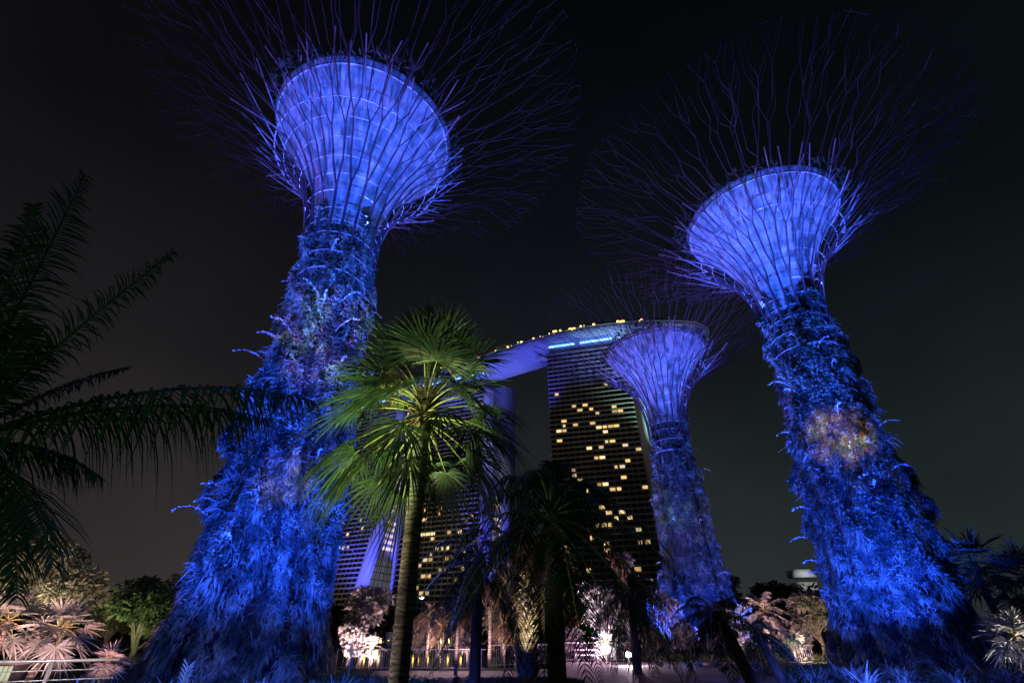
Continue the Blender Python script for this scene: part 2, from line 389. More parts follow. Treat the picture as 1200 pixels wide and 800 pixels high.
# ------------------------------------------------------------------ hotel towers and roof deck
def tower(A, B, S, T, wf, wr, H, label, lits, fin=False, seed=1, atrium=True, nf=52):
    r = random.Random(seed)
    A = Vector((*A, 0)); B = Vector((*B, 0)); S = Vector((*S, 0)); T = Vector((*T, 0)); Th = T.normalized()
    root = empty('hotel_tower', A.lerp(B, .5), label, 'hotel tower', 'hotel towers')
    o = root.location
    def fp(u, z, out=0.0):
        p = A.lerp(B, u) + S * (1 - z / H) ** 2 - Th * 0
        n = Vector((B.y - A.y, -(B.x - A.x), 0)).normalized()
        p = p + n * out; return Vector((p.x - o.x, p.y - o.y, z))
    n = 24; zs = [H * i / n for i in range(n + 1)]
    # front wing slab
    m = MB(); v = []
    for z in zs:
        a, b = fp(0, z), fp(1, z); v += [a, b, b + Th * wf, a + Th * wf]
    q = [(4 * i + j, 4 * i + (j + 1) % 4, 4 * i + 4 + (j + 1) % 4, 4 * i + 4 + j) for i in range(n) for j in range(4)] + [(4 * n, 4 * n + 1, 4 * n + 2, 4 * n + 3)]
    m.add([tuple(k) for k in v], q); fw = m.build('front_wing', M['wall'], root)
    m = MB(); v = []
    for z in zs: v += [tuple(fp(0.004, z, .25)), tuple(fp(.996, z, .25))]
    m.add(v, [(2 * i, 2 * i + 1, 2 * i + 3, 2 * i + 2) for i in range(n)]); m.build('glass_front', M['facade'], fw)
    # rear wing
    m = MB(); a = A - o + T - Th * wr; b = B - o + T - Th * wr; c = B - o + T; d = A - o + T
    v = [tuple(k) for k in (a, b, c, d)] + [(k.x, k.y, H) for k in (a, b, c, d)]
    m.add(v, [(0, 1, 5, 4), (1, 2, 6, 5), (2, 3, 7, 6), (3, 0, 4, 7), (4, 5, 6, 7)]); m.build('rear_wing', M['wall'], root)
    # balcony bands
    m = MB(); fh = H / nf
    for i in range(1, nf + 1):
        z = i * fh - .1
        v = [fp(.002, z, 1.6), fp(.998, z, 1.6), fp(.998, z, 0), fp(.002, z, 0)]
        v2 = [k + Vector((0, 0, -1.15)) for k in v]
        m.add([tuple(k) for k in v2 + v], [(0, 1, 5, 4), (1, 2, 6, 5), (3, 0, 4, 7), (4, 5, 6, 7), (3, 2, 1, 0)])
    m.build('balcony_bands', M['balcony'], fw)
    # bay fins
    m = MB(); nb = 15
    for j in range(nb + 1):
        u = .004 + .992 * j / nb; v = []
        for z in zs: v += [tuple(fp(u, z, .9) + Vector((-.2, 0, 0))), tuple(fp(u, z, .9) + Vector((.2, 0, 0)))]
        m.add(v, [(2 * i, 2 * i + 1, 2 * i + 3, 2 * i + 2) for i in range(n)])
    m.build('bay_fins', M['balcony'], fw)
    # lit windows, on their floor and bay
    for (u, z, w) in lits:
        k = max(1, round(z / fh)); zc = k * fh - 1.15 - (fh - 1.15) / 2 - .1; hh2 = (fh - 1.15) / 2 - .1
        L = (B - A).length; w = w * r.uniform(.6, 1.05); du = w / L / 2; m = MB()
        pp = [fp(u - du, zc - hh2, .45), fp(u + du, zc - hh2, .45), fp(u + du, zc + hh2, .45), fp(u - du, zc + hh2, .45)]
        m.add([tuple(x) for x in pp], [(0, 1, 2, 3)]); m.build('lit_window', M[r.choice(('lit', 'lit', 'litA', 'litB', 'litC', 'lit2'))], root)
    # atrium between the wings at the right-hand end
    if atrium:
        m = MB(); v = []; zz = [0, 10, 20, 30, 40, 52]
        for z in zz:
            a = fp(1, z) + Th * wf; b2 = B - o + T - Th * wr
            v += [(a.x, a.y, z), (b2.x, b2.y, z)]
        m.add(v, [(2 * i, 2 * i + 1, 2 * i + 3, 2 * i + 2) for i in range(len(zz) - 1)]); m.build('atrium_glass', M['atrium'], root)
        m = MB()
        for z in range(3, 52, 5):
            a = fp(1, z, .4) + Th * wf; b2 = B - o + T - Th * wr + Vector((0, -.4, 0)); m.tube([(a.x, a.y, z), (b2.x, b2.y, z)], .35, 4)
        for f_ in (.2, .4, .6, .8):
            pts = []
            for z in zz:
                a = fp(1, z, .4) + Th * wf; b2 = B - o + T - Th * wr; k = a.lerp(Vector((b2.x, b2.y, z)), f_); pts.append((k.x, k.y - .4, z))
            m.tube(pts, .3, 4)
        m.build('atrium_bars', M['black'], root)
        for z in range(60, 92 if wf + wr > 18 else int(H), 5):
            a = fp(1, z) + Th * wf; b2 = B - o + T - Th * wr; b2 = Vector((b2.x, b2.y, z))
            if r.random() < .35: continue
            m = MB(); k0, k1 = a.lerp(b2, .15), a.lerp(b2, .85)
            m.add([(k0.x, k0.y + 1, z), (k1.x, k1.y + 1, z), (k1.x, k1.y + 1, z + 2.6), (k0.x, k0.y + 1, z + 2.6)], [(0, 1, 2, 3)])
            m.build('lit_window', M['lit2'], root)
    if fin:
        m = MB(); v = []
        d = (B - A).normalized()
        for z in zs:
            a = fp(1, z, .5); w = 9
            v += [tuple(a + d * .6), tuple(a + d * w + Vector((0, 5, 0))), tuple(a + d * w + Vector((0, 8, 0))), tuple(a + d * .6 + Vector((0, 3, 0)))]
        q = [(4 * i + j, 4 * i + (j + 1) % 4, 4 * i + 4 + (j + 1) % 4, 4 * i + 4 + j) for i in range(n) for j in range(4)]
        m.add(v, q); m.build('end_fin', M['wall'], root)
    return root
def grid(A, B, pts, H=190):
    out = []
    for px, py, w in pts:
        # facade plane hit, then snapped to floor and bay by tower()
        ax, ay = A; bx, by = B; l = lat(px, py)
        u = (ax - l * ay) / (l * (by - ay) - (bx - ax)) if True else 0
        y = ay + u * (by - ay); z = EYE + ratio(py) * y
        y2 = y - 22 * (1 - z / H) ** 2; l2 = l
        z = EYE + ratio(py) * y2
        u = (ax - l * (ay - (y - y2))) / (l * (by - ay) - (bx - ax))
        u = (math.floor(u * 15) + .5) / 15
        if .02 < u < .98 and 4 < z < H - 3: out.append((u, z, w))
    return out
A3, B3 = (27.6, 337), (86.5, 321)
w3 = [(652, 460, 4), (673, 475, 4), (680, 478, 4), (686, 473, 4), (694, 477, 4), (701, 480, 2.5), (722, 472, 4), (723, 477, 4), (730, 480, 4), (712, 445, 3),
      (660, 491, 4), (661, 497, 3), (674, 494, 4), (695, 491, 4), (654, 502, 4), (661, 501, 4), (703, 499, 4), (709, 498, 4), (717, 497, 4), (725, 496, 4), (711, 503, 4),
      (655, 512, 4), (711, 514, 3), (719, 513, 4), (734, 516, 4), (691, 522, 4), (705, 520, 3), (746, 525, 4), (751, 525, 4), (699, 532, 3), (706, 535, 4),
      (737, 537, 4), (730, 543, 4), (723, 544, 2), (671, 545, 3), (671, 551, 4), (671, 556, 4), (679, 561, 4), (731, 555, 4), (709, 563, 4), (702, 564, 2.5),
      (752, 564, 4), (757, 563, 4), (687, 571, 4), (717, 568, 4), (725, 567, 3), (704, 592, 4), (711, 597, 4), (728, 596, 4), (737, 602, 4), (722, 603, 3),
      (698, 611, 3), (705, 611, 3), (713, 610, 3), (747, 613, 4), (692, 624, 3), (708, 629, 4), (667, 632, 3), (750, 631, 3), (661, 644, 4), (708, 641, 4), (743, 660, 5), (735, 655, 4), (692, 662, 3), (760, 633, 3)]
tower(A3, B3, (0, -22), (4, 22), 9, 9, 191, 'hotel tower right of the dark palms, tall dark slab with scattered yellow windows',
      grid(A3, B3, w3), fin=True, seed=1, atrium=False)
A2, B2 = (-86, 410), (-23.5, 382)
w2 = [(575, 450, 4), (558, 456, 4), (560, 470, 4), (566, 472, 4), (514, 594, 4), (497, 595, 3), (500, 608, 4), (519, 600, 3), (491, 625, 4), (498, 624, 4), (503, 623, 4), (509, 622, 4), (508, 627, 4), (525, 620, 4),
      (528, 620, 4), (537, 619, 3), (541, 618, 3), (556, 601, 4), (563, 604, 4), (567, 603, 3), (549, 606, 3), (512, 637, 4), (520, 637, 3), (527, 636, 3), (559, 632, 4), (491, 656, 4), (497, 655, 4), (503, 654, 4),
      (523, 653, 3), (529, 652, 3), (540, 662, 4), (498, 672, 4), (503, 671, 4), (518, 664, 3), (489, 684, 4), (495, 689, 4), (500, 688, 3), (545, 640, 3), (520, 664, 3), (506, 645, 2), (555, 649, 3), (534, 676, 3)]
tower(A2, B2, (0, -22), (26, 12), 9, 11, 189, 'hotel tower behind the tall fan palm, dark slab with white end walls',
      grid(A2, B2, w2), seed=2)
A1, B1 = (-172, 466), (-108, 430)
w1 = [(403, 655, 4), (408, 640, 4), (412, 642, 3), (420, 637, 4), (404, 648, 3), (435, 618, 4), (402, 660, 3), (418, 625, 3), (430, 605, 3), (410, 612, 3)]
tower(A1, B1, (-12, -35), (20, 6), 9, 9, 187, 'hotel tower beside the left supertree, with a splayed blue lit leg',
      grid(A1, B1, w1), seed=3)

# roof deck: one long boat shaped hull on the three towers
near = [(-170, 482), (-126, 441), (-80, 402), (-29, 368), (27, 332), (65, 317), (103, 311), (135, 312), (150, 320), (156, 330)]
wid = [30, 38, 38, 38, 38, 38, 37, 32, 20, 3]
nn = []; pts = np.array(near, float)
tt = np.linspace(0, len(near) - 1, 61)
def cr1(a, t):
    i = int(min(max(math.floor(t), 0), len(a) - 2)); f_ = t - i
    p0 = a[max(i - 1, 0)]; p1 = a[i]; p2 = a[i + 1]; p3 = a[min(i + 2, len(a) - 1)]
    return .5 * ((2 * p1) + (-p0 + p2) * f_ + (2 * p0 - 5 * p1 + 4 * p2 - p3) * f_ ** 2 + (-p0 + 3 * p1 - 3 * p2 + p3) * f_ ** 3)
deckc = np.array([(cr1(pts[:, 0], t), cr1(pts[:, 1], t)) for t in tt]); dw = np.array([max(1.5, cr1(np.array(wid, float), t)) for t in tt])
dt = nrm(np.gradient(deckc, axis=0)); dn = np.stack([-dt[:, 1], dt[:, 0]], 1)     # away from the camera
droot = empty('roof_deck', (0, 350, 191), 'long boat shaped roof garden deck spanning the tops of the hotel towers, blue lit underneath', 'roof deck')
sec = [(0, 205.5), (0, 203.6), (.06, 200.5), (.18, 196.8), (.35, 194), (.5, 193.2), (.7, 194), (.88, 198), (1, 203.6), (1, 205.5), (.5, 205.0)]
m = MB(); K = len(sec); v = []
for i in range(61):
    for f_, z in sec:
        k = np.clip(dw[i] / 38, .12, 1); c = deckc[i] + dn[i] * dw[i] * f_
        if i > 52: c = c + 0
        v.append((c[0], c[1] - 350, 205.5 - (205.5 - z) * (.35 + .65 * k) - 191))
m.add(v, [(i * K + j, i * K + (j + 1) % K, (i + 1) * K + (j + 1) % K, (i + 1) * K + j) for i in range(60) for j in range(K)])
hullo = m.build('hull', M['hull'], droot, smooth=False)
m = MB()
for i in range(61):
    pass
m.tube([(deckc[i][0] - dn[i][0] * .3, deckc[i][1] - dn[i][1] * .3 - 350, 14.9) for i in range(61)], .45, 4); m.build('parapet_rail', M['balcony'], droot)
for a, b, ff in (((-86, 405), (-24, 377), 0), ((29, 333), (84, 317), 0), ((-165, 462), (-110, 427), 0)):
    m = MB()
    nseg_ = 14
    for i in range(nseg_):
        if i % 7 == 5: continue
        u0, u1 = i / nseg_, (i + .93) / nseg_
        p0 = (a[0] + (b[0] - a[0]) * u0, a[1] + (b[1] - a[1]) * u0 - 350, 4.6); p1 = (a[0] + (b[0] - a[0]) * u1, a[1] + (b[1] - a[1]) * u1 - 350, 4.6)
        m.tube([p0, p1], .8, 6)
    m.build('light_strip', M['strip'], hullo)
def decki(x): return int(np.argmin(np.abs(deckc[:, 0] - x)))
for i in range(46):
    x = -120 + 235 * i / 45 + random.uniform(-2, 2); j = decki(x); h = random.uniform(2.5, 5.5); d_ = random.uniform(1.5, 6)
    c = deckc[j] + dn[j] * d_; m = MB(); k = 70
    p = nrm(U(-1, 1, (k, 3))) * U(.4, 1, (k, 1)) * np.array([2.4, 2.4, h * .42]) + np.array([x, c[1] - 350, 14.4 + h * .6])
    m.blades(p, nrm(U(-1, 1, (k, 3))), nrm(U(-1, 1, (k, 3))), 1.5, .9, .1)
    m.tube([(x, c[1] - 350, 14.2), (x, c[1] - 350, 14.4 + h * .6)], .2, 4)
    m.build('deck_tree', M['leafG'], droot)
for i in range(44):
    x = -115 + 215 * random.random() ** .8; j = decki(x); c = deckc[j] + dn[j] * .4; m = MB(); s_ = random.uniform(.35, 1.1)
    zz = 15.2 + random.uniform(0, 1.8)
    m.lathe([(.01, -s_), (s_, -.3 * s_), (s_, .4 * s_), (.01, s_)], 6, (x, c[1] - 350, zz)); m.tube([(x, c[1] - 350, 14.4), (x, c[1] - 350, zz)], .08, 3)
    m.build('deck_lamp', M['ylamp'], droot)
m = MB(); j = decki(62)
c = deckc[j] + dn[j] * 14; m.lathe([(.01, 20), (5, 20), (5.5, 17), (5, 14.2)], 16, (62, c[1] - 350, 0)); m.build('pavilion', M['roof'], droot)
# lights on the hotel
BLU = (.16, .20, 1.0)
for x, y in ((0, 352), (-10, 358), (14, 340)):
    spot('bridge_wash', (x - 4, y - 30, 120), (x, y + 8, 197), 120000, (.09, .10, 1.0), 70, .8, 2)
for x, y in ((-60, 380), (-40, 370), (50, 310), (75, 305), (-100, 415)):
    spot('hull_wash', (x, y - 12, 150), (x, y + 12, 197), 48000, (.13, .21, 1.0), 95, .9, 2)
for x, y in ((105, 280), (135, 285)):
    spot('bow_wash', (x, y, 120), (x + 2, y + 45, 200), 120000, (.4, .5, .95), 60, .9, 2)
spot('leg_wash', (-85, 350, 3), (-112, 405, 60), 800000, (.07, .08, 1.0), 50, .8, 1)
spot('leg_wash', (-84, 395, 3), (-95, 432, 70), 320000, (.08, .09, 1.0), 70, .8, 1)
spot('leg_wash', (-2, 345, 3), (-12, 388, 90), 800000, (.06, .07, 1.0), 50, .8, 1)
spot('leg_wash', (10, 350, 60), (-10, 390, 175), 230000, (.45, .5, .9), 50, .9, 1)
spot('fin_wash', (152, 307, 50), (97, 322, 140), 1100000, (.5, 1.0, .85), 26, .9, 1)
for x, y, k_ in ((45, 230, 1), (-50, 290, .35), (-130, 330, .3)):
    spot('facade_fill', (x, y, 3), (x + 5, y + 90, 105), 230000 * k_, (1.0, .86, .72), 85, .9, 2)  # warm fill spots added to lift the dim facades, no fittings

# ------------------------------------------------------------------ palms
def fan_frond(az, el, Lp, Rb, nseg=26, span=125, droop=.45, petw=.022, wm=.85):
    """petiole + fan blade, in palm-crown space"""
    m = MB(); h = np.array([math.cos(az), math.sin(az), 0]); up = np.array([0, 0, 1.0])
    D0 = h * math.cos(el) + up * math.sin(el)
    ts_ = np.linspace(0, 1, 6); pts = D0[None] * (Lp * ts_)[:, None]; pts[:, 2] -= Lp * .28 * ts_ ** 2
    m.tube(pts, np.linspace(petw * 1.5, petw * .6, 6), 4, 1)
    E = pts[-1]; D = nrm(pts[-1] - pts[-2]); S = nrm(np.cross(D, up)); N = np.cross(S, D)
    roll = U(-.35, .35); S = S * math.cos(roll) + N * math.sin(roll); N = np.cross(S, D)
    be = np.radians(np.linspace(-span, span, nseg) + U(-2, 2, nseg))
    dirs = np.cos(be)[:, None] * D + np.sin(be)[:, None] * S + N[None] * (.25 * np.abs(np.sin(be)))[:, None]
    L = Rb * (.72 + .28 * np.cos(be)) * U(.92, 1.06, nseg); w = 2.3 * math.radians(span) / nseg * Rb * .5 * wm
    fold = N[None] + np.where(np.arange(nseg) % 2, .45, -.45)[:, None] * S[None]
    m.blades(np.repeat(E[None], nseg, 0), dirs, fold, L, w, droop * U(.7, 1.3, nseg), ts=(0, .22, .5, .75, 1), prof=(.06, .5, 1, .5, .03), m=0)
    return m
def feather_frond(az, el, L, nl=44, leaf=.42, curve=.6, hang=.5, w=.035, petw=.03, side_curve=0.0):
    m = MB(); h = np.array([math.cos(az), math.sin(az), 0]); sd = np.array([-math.sin(az), math.cos(az), 0]); up = np.array([0, 0, 1.0])
    ts_ = np.linspace(0, 1, 12); D0 = h * math.cos(el) + up * math.sin(el)
    pts = D0[None] * (L * ts_)[:, None] + sd[None] * (side_curve * L * ts_ ** 2)[:, None]; pts[:, 2] -= L * curve * ts_ ** 2.2
    m.tube(pts, np.linspace(petw * 1.4, petw * .25, 12), 4, 1)
    tl = np.linspace(.16, .995, nl); c = np.stack([np.interp(tl, ts_, pts[:, k]) for k in range(3)], 1)
    tg = nrm(np.stack([np.interp(tl, ts_, np.gradient(pts[:, k])) for k in range(3)], 1))
    s0 = nrm(np.cross(tg, up)); n0 = np.cross(s0, tg)
    ll = leaf * (np.sin(np.clip(tl * 1.12, 0, 1) * math.pi) ** .6 * .75 + .3)
    for sg in (-1, 1):
        D = tg * U(.45, .7, (nl, 1)) + sg * s0 * U(.75, 1.0, (nl, 1)) + n0 * U(-.1, .35, (nl, 1))
        m.blades(c, D, n0 + U(-.3, .3, (nl, 3)), ll * U(.8, 1.15, nl), w, hang * U(.6, 1.4, nl), ts=(0, .35, .7, 1), prof=(.5, 1, .7, .05))
    return m
def palm_trunk(base, top, r0, r1, k=14, rings=True, n=None):
    base = np.array(base, float); top = np.array(top, float); H = np.linalg.norm(top - base); n = n or max(10, int(H * 15))
    ts_ = np.linspace(0, 1, n); pts = base[None] + (top - base)[None] * ts_[:, None]
    rad = r0 + (r1 - r0) * ts_ ** .6
    if rings: rad = rad * (1 + .07 * (np.arange(n) % 2) + U(-.02, .02, n))
    rad[0] *= 1.25; m = MB(); m.tube(pts, rad, k, cap=True); return m
def frond_obj(m, name, mats, root, c): return m.build(name, mats, root, loc=c)

# tall fan palm in the middle foreground
rng = np.random.default_rng(21)
Yp = 11.0; base = Vector((-2.10, Yp, 0)); crown = Vector((-2.12, Yp, 6.5))
root = empty('fan_palm', base, 'tall fan palm in the foreground with ringed trunk, lit green on its left side', 'palm tree')
lc = crown - base
palm_trunk((0, 0, 0), tuple(lc), .19, .17, 18).build('trunk', M['palmtrunk'], root, smooth=True)
m = MB(); k = 150; a = U(0, 6.28, k); zz = U(-.75, .25, k)
m.blades(np.stack([np.cos(a) * .14, np.sin(a) * .14, lc.z + zz], 1), np.stack([np.cos(a) * .5, np.sin(a) * .5, U(.5, 1.2, k)], 1), np.stack([np.cos(a), np.sin(a), 0 * a], 1), U(.3, .5, k), .09, .1)
m.build('leaf_bases', M['boots'], root)
for i in range(62):
    t = i / 61; az = i * 2.39996 + U(-.2, .2); el = R(86 - 124 * t ** 1.1 + U(-13, 13))
    Lp = 1.35 + .3 * math.sin(t * math.pi) + U(-.15, .15) + .75 * max(0, 1 - t * 2.6); Rb = 1.18 + U(-.12, .18) + .35 * max(0, 1 - t * 2.6)
    frond_obj(fan_frond(az, el, Lp, Rb, 38, 122, .12 + .6 * t, wm=.66), 'frond', [M['fanleaf'], M['petiole']], root, (lc.x, lc.y, lc.z - .55 * t + .1))
for i in range(5):                                            # flower stalks
    az = R(150 + 22 * i); m = MB(); ts_ = np.linspace(0, 1, 7); h = np.array([math.cos(az), math.sin(az), .55])
    pts = h[None] * (1.5 * ts_)[:, None]; pts[:, 2] -= .55 * ts_ ** 2; m.tube(pts, .016, 4)
    k = 160; ii = U(.45, 1, k); pp = np.stack([np.interp(ii, ts_, pts[:, c]) for c in range(3)], 1)
    m.blades(pp, nrm(U(-1, 1, (k, 3)) + np.array([0, 0, -.5])), nrm(U(-1, 1, (k, 3))), U(.1, .3, k), .02, .4)
    m.build('flower_stalk', M['petiole'], root, loc=tuple(lc))

def feather_palm(name, X, Y, H, r0, nfr, L, label, leafm, trunkm, leaf=.42, elr=(75, -55), curve=.6, lean=(0, 0), nl=44, group=None, cat='palm tree', wl=.035, hang=.5, boots=0, azs=None, seedv=0):
    global rng
    rng = np.random.default_rng(100 + seedv)
    root = empty(name, (X, Y, 0), label, cat, group)
    top = (lean[0], lean[1], H)
    palm_trunk((0, 0, 0), top, r0, r0 * .85, 12, rings=not boots).build('trunk', trunkm, root, smooth=True)
    if boots:
        m = MB(); k = boots; a = U(0, 6.28, k); zz = U(.1, H, k)
        m.blades(np.stack([lean[0] * zz / H + np.cos(a) * r0 * .9, lean[1] * zz / H + np.sin(a) * r0 * .9, zz], 1), np.stack([np.cos(a) * .55, np.sin(a) * .55, 1 + 0 * a], 1), np.stack([np.cos(a), np.sin(a), 0 * a], 1), U(.18, .34, k), .14, .0, ts=(0, .5, 1), prof=(.8, 1, .5))
        m.build('leaf_bases', M['palmtrunk'], root)
    for i in range(nfr):
        t = i / max(1, nfr - 1); az = i * 2.39996 + U(-.2, .2)
        if azs: az = azs[i % len(azs)] + U(-.12, .12)
        el = R(elr[0] + (elr[1] - elr[0]) * t + U(-6, 6))
        m = feather_frond(az, el, L * U(.85, 1.1), nl, leaf, curve * U(.8, 1.2), hang, wl, .012 + r0 * .06)
        frond_obj(m, 'frond', [leafm, M['petiole']], root, (top[0], top[1], top[2] - .15 * t))
    return root
def fan_palm(name, X, Y, H, r0, nfr, Lp, Rb, label, leafm, trunkm, lean=(0, 0), elr=(80, -45), group=None, seedv=0, nseg=20):
    global rng
    rng = np.random.default_rng(200 + seedv)
    root = empty(name, (X, Y, 0), label, 'palm tree', group)
    palm_trunk((0, 0, 0), (lean[0], lean[1], H), r0, r0 * .85, 10).build('trunk', trunkm, root, smooth=True)
    for i in range(nfr):
        t = i / max(1, nfr - 1); az = i * 2.39996; el = R(elr[0] + (elr[1] - elr[0]) * t + U(-8, 8))
        frond_obj(fan_frond(az, el, Lp * U(.8, 1.2), Rb * U(.85, 1.15), nseg, 128, .18, .02, .6), 'frond', [leafm, M['petiole']], root, (lean[0], lean[1], H))
    return root

# dark feather palm reaching in from the left edge
rng = np.random.default_rng(31)
cpos = P(-62, 520, 4.6)
root = empty('feather_palm', (cpos.x - .5, cpos.y, 0), 'dark feather palm reaching in from the left edge, fronds over the sky', 'palm tree')
lc = np.array([.5, 0, cpos.z])
palm_trunk((0, 0, 0), tuple(lc), .16, .12, 14).build('trunk', M['palmtrunk'], root, smooth=True)
def aim_frond(px, py, Y, arch, **kw):
    """frond whose tip reaches towards the point seen at px,py at depth Y"""
    tip = np.array(P(px, py, Y)) - np.array(cpos); hl = math.hypot(tip[0], tip[1]); az = math.atan2(tip[1], tip[0])
    L = math.hypot(hl, tip[2] + 0) * 1.0; el0 = math.atan2(tip[2] + arch * L, hl); L = math.hypot(hl, tip[2] + arch * L)
    return feather_frond(az, el0, L, curve=arch * math.hypot(hl, tip[2]) / L, **kw)
for (px, py, Y, arch, lf, hg) in ((100, 205, 4.6, .10, .55, .3), (40, 240, 4.0, .15, .5, .3), (205, 295, 4.9, .15, .42, .5), (368, 470, 5.0, .36, .55, 1.2), (310, 490, 5.2, .33, .55, 1.2), (62, 660, 4.7, .5, .75, .5),
                              (20, 700, 4.4, .5, .5, .6), (-20, 230, 5, .1, .5, .3), (150, 430, 5.5, .25, .4, .5), (120, 560, 5.2, .4, .45, .7), (-250, 400, 4, .3, .5, .5), (-300, 600, 4.4, .5, .5, .5), (40, 380, 3.9, .2, .5, .4)):
    frond_obj(aim_frond(px, py, Y, arch, nl=70, leaf=lf, hang=hg, w=.026, petw=.022), 'frond', [M['featherdark'], M['featherdark']], root, tuple(lc))

# dark feather palms in the middle
feather_palm('feather_palm', GX(651, 14), 14, 4.6, .23, 30, 3.7, 'large black silhouetted feather palm right of the tall fan palm, thick dark trunk', M['featherdark'], M['bark'], leaf=.6, curve=.8, seedv=1, nl=64, wl=.03, hang=.8, elr=(80, -35))
feather_palm('feather_palm', GX(558, 20), 20, 4.3, .2, 22, 2.7, 'black feather palm with slim dark trunk between the fan palm and the date palm', M['featherdark'], M['bark'], leaf=.5, seedv=2, hang=.8, curve=.7)
feather_palm('feather_palm', GX(743, 30), 30, 3.6, .22, 26, 2.9, 'dark drooping feather palm beside the lit path lamp', M['featherdark'], M['bark'], leaf=.6, seedv=3, hang=.9, curve=.8)
feather_palm('feather_palm', GX(872, 22), 22, 2.4, .26, 18, 2.3, 'dark leaning feather palm in front of the small distant supertree', M['leafD'], M['bark'], leaf=.45, lean=(-.9, 0), seedv=4, curve=.65, elr=(60, -30))
feather_palm('feather_palm', GX(905, 24), 24, 1.9, .2, 14, 1.9, 'low dark feather palm left of the pink lit palm, leaning left', M['featherdark'], M['bark'], leaf=.4, lean=(-.7, 0), seedv=14, curve=.6, elr=(60, -30))
# lit date palm
feather_palm('date_palm', GX(618, 26), 26, 5.6, .46, 30, 2.8, 'stout date palm with warm uplit trunk and brown drooping fronds', M['dry'], M['bark'], leaf=.5, elr=(40, -75), seedv=5, hang=.8, boots=900, curve=.45)
# small pink lit palms along the fence
k = 0
for px, Y, H, L, lab, lm, tr in (
        (536, 29, 2.9, 1.2, 'slim pink lit palm in the plaza in front of the fence, leaves hanging', 'dry', .09),
        (574, 35, 4.6, 1.4, 'thin pale palm trunk rising behind the dark slim palm', 'dry', .11),
        (514, 38, 2.6, 1.4, 'small pink palm just behind the fence, near the water', 'dry', .08),
        (502, 37, 2.9, 1.3, 'small palm with reddish fronds beside the big ringed trunk', 'dry', .08),
        (590, 40, 2.6, 1.7, 'dim brown bushy palm left of the date palm trunk', 'dry', .1),
        (893, 40, 3.3, 2.5, 'round headed feather palm glowing pink beside the distant supertree', 'silver', .18),
        (868, 48, 2.8, 2.5, 'pinkish feather palm half hidden at the distant supertree foot', 'silver', .16)):
    k += 1
    feather_palm('feather_palm', GX(px, Y), Y, H, tr, 22, L, lab, M[lm], M['palmtrunk'], leaf=.38 if L < 2 else .5, seedv=20 + k, lean=(.5, 0) if px == 893 else (0, 0), nl=26, wl=.05, curve=.45)
feather_palm('feather_palm', GX(188, 46), 46, 5.2, .2, 18, 2.2, 'far black palm silhouette above the green tree left of the supertree', M['leafD'], M['bark'], leaf=.5, seedv=40, nl=24, wl=.08)
# silver fan palms
fan_palm('fan_palm', GX(52, 20), 20, 1.9, .13, 20, .75, .85, 'pale pink fan palm behind the left handrail with slanting trunk', M['silver'], M['palmtrunk'], lean=(.5, 0), seedv=1)
fan_palm('fan_palm', GX(2, 19), 19, 2.1, .13, 16, .7, .85, 'pale fan palm cut by the left edge of the view', M['silver'], M['palmtrunk'], seedv=2)
fan_palm('fan_palm', GX(138, 21), 21, .9, .1, 16, .35, .55, 'low bright pink fan palm right of the slanting fan palm', M['silver'], M['palmtrunk'], seedv=3)
fan_palm('fan_palm', GX(1186, 24), 24, 1.6, .16, 22, .7, .95, 'bright white fan palm low beside the foot of the right supertree', M['silver'], M['palmtrunk'], seedv=4)
fan_palm('fan_palm', GX(1178, 30), 30, 5.2, .18, 26, 1.2, 1.3, 'tall dusky fan palm at the right edge above the white one', M['leafA'], M['palmtrunk'], seedv=5)
fan_palm('fan_palm', GX(1232, 28), 28, 4.2, .18, 20, 1.3, 1.4, 'dim fan palm cut by the right edge of the view', M['leafA'], M['palmtrunk'], seedv=6)
fan_palm('fan_palm', GX(708, 43), 43, 1.2, .1, 14, .6, .8, 'bright white small fan palm under the white blossoming tree', M['silver'], M['palmtrunk'], seedv=7)
fan_palm('fan_palm', GX(438, 36), 36, 1.1, .1, 14, .5, .7, 'orange pink small fan palm under the rounded pink tree', M['silver'], M['palmtrunk'], seedv=8)

# ------------------------------------------------------------------ broadleaf trees
def tree(X, Y, H, rx_, rz_, zc, leafm, label, n=2600, leaf=.22, nc=26, seedv=0, group=None, name='leafy_tree', tr=.16):
    global rng
    rng = np.random.default_rng(300 + seedv)
    root = empty(name, (X, Y, 0), label, 'tree', group)
    cl = nrm(U(-1, 1, (nc, 3))) * U(.25, 1, (nc, 1)) ** .6 * np.array([rx_, rx_, rz_]) * .8 + np.array([0, 0, zc])
    m = MB(); m.tube([(0, 0, 0), (.05 * rx_, 0, zc * .35), (0, .05, zc * .75)], [tr, tr * .8, tr * .55], 8)
    for c in cl:
        s_ = np.array([0, 0, U(.3, .7) * zc]); mid = (s_ + c) / 2 + U(-.1, .1, 3) * rx_; m.tube([s_, mid, c], [tr * .4, tr * .25, tr * .1], 5)
    m.build('trunk', M['bark'], root, smooth=True)
    m = MB(); ci = rng.integers(0, nc, n); rad = U(.18, .36, nc) * rx_
    off = nrm(rng.normal(size=(n, 3))) * (U(.3, 1, n) ** .5)[:, None] * rad[ci][:, None] * np.array([1.15, 1.15, .8])
    m.blades(cl[ci] + off, nrm(off + U(-.6, .6, (n, 3)) * rad.mean()), nrm(U(-1, 1, (n, 3))), leaf * U(.6, 1.3, n), leaf * .5, .2, ts=(0, .5, 1), prof=(.3, 1, .1))
    m.build('crown', leafm, root); return root
